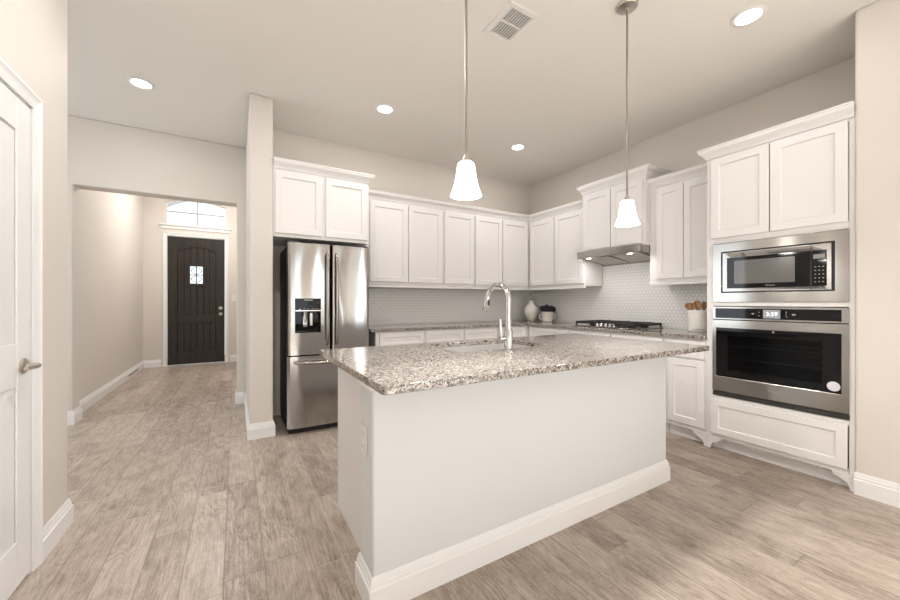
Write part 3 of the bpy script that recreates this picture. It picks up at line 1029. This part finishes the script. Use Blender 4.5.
XF = 3.318     # front plane of the appliances
c = thing('built_in_microwave', 'built-in stainless microwave with wide trim above the wall oven', 'microwave', (3.55, 1.05, 1.19))
MB().box((XF + .030, .74, 1.266), (3.78, 1.366, 1.580)).build('body', M_BLACK, c)
m = MB()
ya, yb_, za, zb = .672, 1.430, 1.1895, 1.652
ia, ib, ja, jb = .736, 1.370, 1.262, 1.585
rings = []
for x, o_ in ((XF + .009, 0), (XF, .0)):
    rings.append([(x, ya, za), (x, yb_, za), (x, yb_, zb), (x, ya, zb)])
rings.append([(XF, ia, ja), (XF, ib, ja), (XF, ib, jb), (XF, ia, jb)])
rings.append([(XF + .009, ia, ja), (XF + .009, ib, ja), (XF + .009, ib, jb), (XF + .009, ia, jb)])
m.loft(rings, cap=False, close=True)
m.build('trim_frame', M_STEEL, c, bevel=.0015)
MB().box((XF + .010, ia - .004, ja - .004), (XF + .029, ib + .004, jb + .004)).build('recess_liner', M_BLACK, c)


def frame_x(x0, x1, a0, a1, z0, z1, b0, b1, y0_, y1_):
    """rectangular frame between outer (a,z) and inner (b,y) on x planes"""
    m = MB()
    o = [(a0, z0), (a1, z0), (a1, z1), (a0, z1)]
    i = [(b0, y0_), (b1, y0_), (b1, y1_), (b0, y1_)]
    m.loft([[(x1, a, z) for a, z in o], [(x0, a, z) for a, z in o], [(x0, a, z) for a, z in i], [(x1, a, z) for a, z in i]], cap=False, close=True)
    return m


dr = frame_x(XF + .001, XF + .0095, .850, 1.360, 1.272, 1.575, .8505, 1.331, 1.296, 1.534).build('door', M_STEEL, c, bevel=.001)
m = frame_x(XF + .0022, XF + .0095, .8508, 1.3305, 1.2965, 1.5335, .930, 1.284, 1.330, 1.508)
m.build('door_glass', M_BGLASS, dr)
MB().box((XF + .0028, .930, 1.330), (XF + .0095, 1.284, 1.508)).build('window', M_SCREEN, dr, smooth=False)
cp = frame_x(XF + .001, XF + .0095, .752, .847, 1.272, 1.575, .773, .8465, 1.296, 1.534).build('control_panel', M_STEEL, c, bevel=.001)
MB().box((XF + .0022, .7735, 1.2965), (XF + .0095, .846, 1.5335)).build('control_glass', M_BGLASS, cp, smooth=False)
for r_ in range(5):
    for k in range(3):
        yy, zz = .828 - k * .019, 1.325 + r_ * .025
        MB().box((XF + .0018, yy - .004, zz - .003), (XF + .0021, yy + .004, zz + .003)).build('button_mark', M_PRINT, cp, smooth=False)
MB().box((XF + .0018, .782, 1.478), (XF + .0021, .838, 1.508)).build('display', M_PRINT, cp, smooth=False)
text_mesh('logo', 'Whirlpool', .013, M_PALEPRINT, (XF + .0019, 1.065, 1.312), FACE_R, dr)

c = thing('wall_oven', 'built-in stainless single wall oven with black glass door', 'oven', (3.55, 1.05, .445))
oa, ob = .672, 1.430
CX = XF + .55
# cavity with racks
m = MB()
cv = (.775, 1.335, .640, .945)
m.box((XF + .45, cv[0] - .02, cv[2] - .02), (XF + .47, cv[1] + .02, cv[3] + .02))
m.box((XF + .03, cv[0] - .02, cv[2] - .02), (XF + .45, cv[0], cv[3] + .02)).box((XF + .03, cv[1], cv[2] - .02), (XF + .45, cv[1] + .02, cv[3] + .02))
m.box((XF + .03, cv[0], cv[2] - .02), (XF + .45, cv[1], cv[2])).box((XF + .03, cv[0], cv[3]), (XF + .45, cv[1], cv[3] + .02))
m.build('cavity', M_CAVITY, c, smooth=False)
for z in (.745, .845):
    m = MB()
    m.tube([(XF + .045, cv[0] + .002, z), (XF + .045, cv[1] - .002, z)], .004, 8)
    for k in range(14):
        yy = cv[0] + .03 + k * .0385
        m.tube([(XF + .045, yy, z), (XF + .42, yy, z)], .002, 6)
    m.tube([(XF + .42, cv[0] + .002, z), (XF + .42, cv[1] - .002, z)], .003, 8)
    m.build('rack', M_RACK, c)
dr = frame_x(XF - .002, XF + .028, oa, ob, .482, 1.048, .706, 1.405, .600, .986).build('door', M_STEEL, c, bevel=.0015)
frame_x(XF, XF + .006, .7065, 1.4045, .6005, .9855, .795, 1.325, .655, .930).build('glass_border', M_BGLASS, dr)
MB().box((XF + .0005, .7955, .6555), (XF + .005, 1.3245, .9295)).build('window_glass', M_OVGLASS, dr, smooth=False)
frame_x(XF + .007, XF + .028, .7065, 1.4045, .6005, .9855, .795, 1.325, .655, .930).build('inner_liner', M_BLACK, dr)
cp = frame_x(XF - .002, XF + .028, oa, ob, 1.054, 1.152, .706, 1.408, 1.064, 1.140).build('control_panel', M_STEEL, c, bevel=.001)
MB().box((XF - .0012, .7065, 1.0645), (XF + .02, 1.4075, 1.1395)).build('control_glass', M_BGLASS, cp, smooth=False)
ds = MB().box((XF - .0018, 1.007, 1.071), (XF - .0013, 1.104, 1.133)).build('display', M_LCD, cp, smooth=False)
text_mesh('clock_digits', '3:59', .040, M_DIGIT, (XF - .0022, 1.055, 1.101), FACE_R, ds)
for yy, ww in ((1.165, .014), (.935, .018)):
    MB().box((XF - .0016, yy - ww / 2, 1.098), (XF - .0013, yy + ww / 2, 1.106)).build('button_mark', M_PALEPRINT, cp, smooth=False)
for yy, zz in ((1.128, 1.115), (1.128, 1.088), (.975, 1.118), (.975, 1.102), (.972, 1.085)):
    MB().box((XF - .0016, yy - .003, zz - .003), (XF - .0013, yy + .003, zz + .003)).build('button_mark', M_PALEPRINT, cp, smooth=False)
m = MB().box((XF + .004, oa, .444), (XF + .028, ob, .476)).box((XF - .001, oa, .446), (XF + .004, ob, .454))
m.build('vent_strip', M_DARKGAP, c, bevel=.001)
text_mesh('logo', 'Whirlpool', .017, M_PRINT, (XF - .0024, 1.045, .545), FACE_R, dr)
m = MB()
el = [(XF - .0006, .742 + .031 * math.cos(2 * PI * k / 36), .645 + .031 * math.sin(2 * PI * k / 36)) for k in range(36)]
m.prism(el, (.0004, 0, 0))
prop(m.build('oval_sticker', M_STICKER, dr, smooth=False), 'pale oval paper sticker')
MB().lathe([(0, -.004), (.006, -.003), (.006, 0), (0, 0)], (XF, 1.045, .972), 14, 'X').build('latch_sensor', M_CHROME, dr)

# ------------------------------------------------------------------ hood and cooktop
c = thing('range_hood', 'slim stainless under-cabinet range hood above the gas cooktop', 'range hood', (3.68, 2.495, 1.62))
HY0, HY1 = 2.114, 2.876
m = MB()
pr = [(3.430, 1.7645), (3.430, 1.690), (3.440, 1.686), (3.470, 1.700), (3.880, 1.648), (3.905, 1.630), (RX - .011, 1.630), (RX - .011, 1.7645)]
m.prism([(x, HY0, z) for x, z in pr], (0, HY1 - HY0, 0))
m.build('body', M_STEEL, c, bevel=.002)
m = MB()
m.prism([(3.50, HY0 + .05, 1.6945), (3.50, HY0 + .05, 1.690), (3.87, HY0 + .05, 1.6430), (3.87, HY0 + .05, 1.6475)], (0, .31, 0))
m.build('filter', M_FILTER, c, bevel=.001)
m = MB()
m.prism([(3.50, HY1 - .36, 1.6945), (3.50, HY1 - .36, 1.690), (3.87, HY1 - .36, 1.6430), (3.87, HY1 - .36, 1.6475)], (0, .31, 0))
m.build('filter', M_FILTER, c, bevel=.001)
M_HLENS = mat('lit_hood_lens', (.9, .9, .88), .4, emit=(1, .93, .82), estr=6)
for yy in (2.245, 2.745):
    MB().lathe([(0, 0), (.024, 0), (.024, .010), (0, .010)], (3.472, yy, 1.682), 20).build('lamp_lens', M_HLENS, c)
    area('hood_lamp', (3.50, yy, 1.676), (0, 0, 0), .04, .04, P_HOOD, WARM, 'DISK')
MB().box((3.4285, 2.53, 1.722), (3.4298, 2.60, 1.736)).build('badge', M_PRINT, c, smooth=False)

c = thing('gas_cooktop', 'stainless gas cooktop with black iron grates on the granite', 'cooktop', (3.64, 2.50, .915))
CY0, CY1 = 2.125, 2.880
MB().box((3.385, CY0, .9148), (3.880, CY1, .924)).build('top_plate', M_STEEL, c, bevel=.003)
for (bx, by, br) in ((3.53, 2.27, .042), (3.77, 2.27, .035), (3.72, 2.50, .052), (3.53, 2.73, .035), (3.77, 2.73, .045)):
    MB().lathe([(0, 0), (br * 1.15, 0), (br * 1.1, .010), (br, .012), (br, .022), (br * .85, .026), (0, .026)], (bx, by, .9243), 24).build('burner', M_IRON, c)
for (ga, gb) in ((CY0 + .012, CY0 + .247), (CY0 + .257, CY1 - .257), (CY1 - .247, CY1 - .012)):
    m = MB()
    xa = 3.400 if ga != CY0 + .257 else 3.51
    xb = 3.868
    zt = .972
    for yy in (ga + .008, gb - .008): m.box((xa, yy - .008, zt - .026), (xb, yy + .008, zt))
    for xx in (xa + .008, xb - .008, (xa + xb) / 2): m.box((xx - .007, ga, zt - .024), (xx + .007, gb, zt - .001))
    m.box((xa, (ga + gb) / 2 - .006, zt - .014), (xb, (ga + gb) / 2 + .006, zt + .003))
    for xx in (xa + .008, xb - .008):
        for yy in (ga + .008, gb - .008): m.box((xx - .008, yy - .008, .9245), (xx + .008, yy + .008, zt - .010))
    m.build('grate', M_IRON, c, bevel=.003)
for k in range(5):
    MB().lathe([(0, 0), (.022, 0), (.021, .006), (.0175, .010), (.0165, .032), (.014, .035), (0, .035)], (3.445, 2.395 + k * .054, .9243), 20).build('knob', M_CHROME, c)

# ------------------------------------------------------------------ things on the counters
VX, VY = 3.70, 3.915
prop(MB().lathe([(0, 0), (.045, 0), (.052, .004), (.078, .05), (.100, .11), (.104, .145), (.096, .185), (.070, .225), (.044, .248), (.034, .258), (.033, .285), (.036, .296), (.031, .297), (.027, .285), (.027, .26), (0, .25)],
                (VX, VY, .9148), 40).build('ceramic_vase', M_CERAM), 'plain white bottle-shaped vase in the counter corner', 'vase')
PX, PY = 3.742, 3.648
c = thing('potted_lavender', 'white two-handled pot of dark dried lavender beside the vase', 'potted plant', (PX, PY, .9148))
MB().lathe([(0, 0), (.058, 0), (.066, .006), (.078, .10), (.082, .128), (.086, .132), (.086, .140), (.078, .140), (.072, .12), (.066, .105), (0, .105)], (PX, PY, .9148), 32).build('pot', M_CERAM, c)
ax = Vector((.86, -.51, 0))
for s in (-1, 1):
    p = []
    for k in range(11):
        a = PI * k / 10
        p.append(Vector((PX, PY, .9148 + .07 + .036 * math.cos(a))) + ax * s * (.074 + .036 * math.sin(a)))
    MB().tube(p, .0075, 8).build('handle', M_CERAM, c)
m = MB()
rnd = random.Random(3)
for k in range(70):
    a, rr = rnd.uniform(0, 2 * PI), .062 * math.sqrt(rnd.random())
    lean = .85
    b0 = Vector((PX + rr * math.cos(a), PY + rr * math.sin(a), .9148 + .110))
    hgt = rnd.uniform(.055, .105) + .04 * (1 - rr / .062)
    tip = b0 + Vector((math.cos(a) * rr * lean, math.sin(a) * rr * lean, hgt))
    m.tube([b0, b0.lerp(tip, .4), b0.lerp(tip, .6), b0.lerp(tip, .85), tip], [.003, .004, .011, .012, .004], 6)
b0 = Vector((PX, PY, 1.04)); tip = b0 - ax * .115 + Vector((0, 0, .095))
m.tube([b0 - ax * .04, b0.lerp(tip, .7), tip], [.006, .010, .004], 6)
m.build('lavender', M_FLOWER, c)

KX, KY = 3.715, 1.722
c = thing('utensil_crock', 'white ceramic utensil crock beside the oven cabinet', 'crock', (KX, KY, .9148))
MB().lathe([(0, 0), (.072, 0), (.076, .004), (.076, .196), (.073, .200), (.069, .196), (.069, .012), (0, .010)], (KX, KY, .9148), 40).build('pot', M_CERAM, c)
cu_off = Vector((-.894, -.448, 0))        # towards the room


def wrapped_text(s, size, z, a_mid):
    cu = bpy.data.curves.new('lettering', 'FONT')
    cu.body = s; cu.size = size; cu.extrude = .0004; cu.align_x = 'CENTER'; cu.align_y = 'CENTER'
    tmp = bpy.data.objects.new('lettering', cu)
    C.objects.link(tmp); bpy.context.view_layer.update()
    me = bpy.data.meshes.new_from_object(tmp)
    bpy.data.objects.remove(tmp)
    off = origin_of(c)
    for v in me.vertices:
        x, y, zz = v.co
        a = a_mid + x / .0765
        v.co = Vector((KX + (.0765 + zz) * math.cos(a), KY + (.0765 + zz) * math.sin(a), z + y)) - off
    me.materials.clear(); me.materials.append(M_INK)
    o = bpy.data.objects.new('lettering', me)
    C.objects.link(o); o.parent = c


wrapped_text('x cook x', .026, .936, math.radians(205))
WS = 'wooden spoons in the crock'
specs = [((-.030, .040), (-.026, .068), .228, 'leftmost wooden spoon leaning out of the white crock', 'spoon'),
         ((-.040, .012), (-.056, .030), .228, 'reddish wooden spoon second from left in the white crock', 'spoon'),
         ((.010, .020), (.014, .012), .250, 'tallest wooden spoon standing upright in the middle of the crock', 'spoon'),
         ((-.030, -.020), (-.034, -.020), .228, 'wooden spoon leaning to the front middle of the white crock', 'spoon'),
         ((.015, -.035), (.000, -.058), .235, 'rightmost wooden spatula leaning toward the oven cabinet', 'spatula')]
for (b, t, L, lab, cat) in specs:
    b0 = Vector((KX + b[0] * .5, KY + b[1] * .5, .930)); t0 = Vector((KX + t[0], KY + t[1], .93 + L))
    dvec = (t0 - b0)
    o = thing('wooden_' + cat, lab, cat, b0, WS)
    MB().tube([b0, b0.lerp(t0, .5), b0.lerp(t0, .82)], [.006, .0065, .0075], 10).build('handle', M_WOOD, o)
    q0 = b0.lerp(t0, .80)
    if cat == 'spoon':
        MB().tube([q0, b0.lerp(t0, .86), b0.lerp(t0, .93), b0.lerp(t0, 1.02), b0.lerp(t0, 1.08), b0.lerp(t0, 1.10)], [.007, .022, .033, .034, .022, .004], 14, ry=.007).build('bowl', M_WOOD, o)
    else:
        MB().tube([q0, b0.lerp(t0, .86), b0.lerp(t0, .95), b0.lerp(t0, 1.12)], [.008, .018, .024, .026], 12, ry=.005).build('blade', M_WOOD, o)

# ------------------------------------------------------------------ ceiling lights, pendants, vent
for (x, y, lab) in ((-.675, 3.87, 'round recessed ceiling light before the hall opening, far left'),
                    (1.20, 3.22, 'round recessed ceiling light in front of the refrigerator cabinet'),
                    (2.83, 3.22, 'round recessed ceiling light nearest the back corner'),
                    (2.79, 1.003, 'round recessed ceiling light in front of the oven cabinet'),
                    (.12, 2.1, None)):  # last entry: unseen fill lamp, added to brighten the left aisle
    if lab:
        o = thing('recessed_light', lab, 'ceiling light', (x, y, H), 'recessed ceiling lights')
        MB().lathe([(.066, -.0005), (.092, -.0005), (.093, -.004), (.088, -.007), (.070, -.009), (.066, -.006), (.066, -.0005)], (x, y, H), 40).build('trim_ring', M_WHITE, o)
        MB().lathe([(0, -.001), (.0655, -.001), (.0655, -.005), (0, -.007)], (x, y, H), 36).build('lens', M_LENS, o)
    area('can_or_fill_lamp', (x, y, H - .012), (0, 0, 0), .15, .15, P_CAN * (.4 if y < 1.5 else 2.3 if not lab else .95), WARM, 'DISK')
for x in (.1, 1.3, 2.5):                                # unseen fill lamps, added so the rear floor bounces light upward
    for y in (-1.7, -2.7):
        area('can_or_fill_lamp', (x, y, H - .012), (0, 0, 0), .15, .15, P_REAR, WARM, 'DISK', math.radians(84))
area('hall_lamp', (-.30, 7.0, 3.48), (0, 0, 0), .3, .3, 44, WARM, 'DISK')

for (x, y, lab) in ((.877, 1.34, 'white bell-shade pendant lamp over the left half of the island'), (2.05, 1.342, 'white bell-shade pendant lamp over the right half of the island')):
    o = thing('pendant_lamp', lab, 'pendant lamp', (x, y, H), 'pendant lamps over the island')
    MB().lathe([(0, -.001), (.062, -.001), (.062, -.012), (.056, -.020), (.012, -.024), (.010, -.034), (0, -.034)], (x, y, H), 32).build('canopy', M_NICKEL, o)
    MB().tube([(x, y, H - .03), (x, y, 2.4), (x, y, 1.842)], .006, 12).build('rod', M_ROD, o)
    MB().lathe([(0, .036), (.007, .036), (.009, .028), (.016, .016), (.020, .008), (.020, 0), (0, 0)], (x, y, 1.807), 24).build('socket_cap', M_NICKEL, o)
    MB().lathe([(.018, .148), (.030, .147), (.037, .140), (.040, .126), (.0445, .090), (.052, .052), (.0615, .021), (.0690, .003), (.0700, 0), (.067, .001), (.0595, .021), (.049, .053), (.0415, .091), (.037, .126), (.034, .138), (.018, .144), (.018, .148)],
               (x, y, 1.660), 40).build('shade', M_SHADE, o)
    area('pendant_bulb', (x, y, 1.667), (0, 0, 0), .10, .10, P_PEND, WARM, 'DISK')

c = thing('ceiling_vent', 'white rectangular louvred air vent in the ceiling', 'vent', (1.535, 1.82, H))
vx0, vx1, vy0, vy1 = 1.418, 1.654, 1.672, 1.964
m = MB()
f = .034
z1 = H - .0005
for (a, b, e, g_) in ((vx0, vx1, vy0, vy0 + f), (vx0, vx1, vy1 - f, vy1), (vx0, vx0 + f, vy0 + f, vy1 - f), (vx1 - f, vx1, vy0 + f, vy1 - f), (vx0 + f, vx1 - f, 1.812, 1.824)):
    m.box((a, e, z1 - .010), (b, g_, z1))
m.build('frame', M_WHITE, c, bevel=.002)
MB().box((vx0 + f, vy0 + f, z1 - .0015), (vx1 - f, vy1 - f, z1)).build('duct_backing', M_SHADOWBOX, c, smooth=False)
for (e, g_) in ((vy0 + f, 1.812), (1.824, vy1 - f)):
    for k in range(9):
        xx = vx0 + f + .010 + k * .0185
        MB().prism([(xx - .0085, e, z1 - .0095), (xx + .0055, e, z1 - .003), (xx + .0068, e, z1 - .0035), (xx - .0070, e, z1 - .0104)], (0, g_ - e, 0)).build('louver', M_WHITE, c, smooth=False)

# ------------------------------------------------------------------ plates on the walls
def plate(name, label, cat, p, n, tall=.118, wide=.072, outlet=True, group=None):
    """wall plate centred at p, facing n ('x', '-x', '-y')"""
    o = thing(name, label, cat, p, group)
    ux = Vector((0, 1, 0)) if 'x' in n else Vector((1, 0, 0))
    nn = {'x': Vector((1, 0, 0)), '-x': Vector((-1, 0, 0)), '-y': Vector((0, -1, 0))}[n]
    P = Vector(p)

    def bx(a0, a1, z0, z1, t0, t1):
        u, v = P + ux * a0 + nn * t0, P + ux * a1 + nn * t1
        return MB().box((u.x, u.y, P.z + z0), (v.x, v.y, P.z + z1))
    bx(-wide / 2, wide / 2, -tall / 2, tall / 2, .0005, .006).build('cover_plate', M_WHITE, o, bevel=.002)
    if outlet:
        for z in (-.026, .026):
            rc = bx(-.017, .017, z - .015, z + .015, .006, .0085).build('receptacle', M_WHITE, o, bevel=.003)
            m = bx(-.008, -.006, z - .004, z + .006, .0085, .0089)
            u, v = P + ux * .006 + nn * .0085, P + ux * .008 + nn * .0089
            m.box((u.x, u.y, P.z + z - .004), (v.x, v.y, P.z + z + .006))
            m.build('slot', M_INK, rc, smooth=False)
    else:
        bx(-.017, .017, -.034, .034, .006, .0095).build('rocker', M_WHITE, o, bevel=.002)
    return o


plate('wall_outlet', 'white outlet plate on the end of the island wall', 'outlet', (KX0, 1.440, .632), '-x')
plate('wall_outlet', 'white outlet plate low on the left hall wall', 'outlet', (-1.44, 6.74, .36), 'x')
plate('light_switch', 'white light switch right of the dark front door', 'light switch', (-.035, 8.42, 1.27), '-y', outlet=False)
plate('light_switch', 'white light switch on the side of the wing wall', 'light switch', (.10, 3.68, 1.32), '-x', outlet=False)
c = thing('floor_register', 'small slotted vent set in the left hall baseboard', 'vent', (-1.423, 7.62, .055))
MB().box((-1.4238, 7.28, .030), (-1.4195, 7.96, .085)).build('frame', M_WHITE, c, bevel=.001)
for k in range(12):
    MB().box((-1.4194, 7.31 + k * .053, .040), (-1.4186, 7.345 + k * .053, .075)).build('slot', M_PRINT, c, smooth=False)
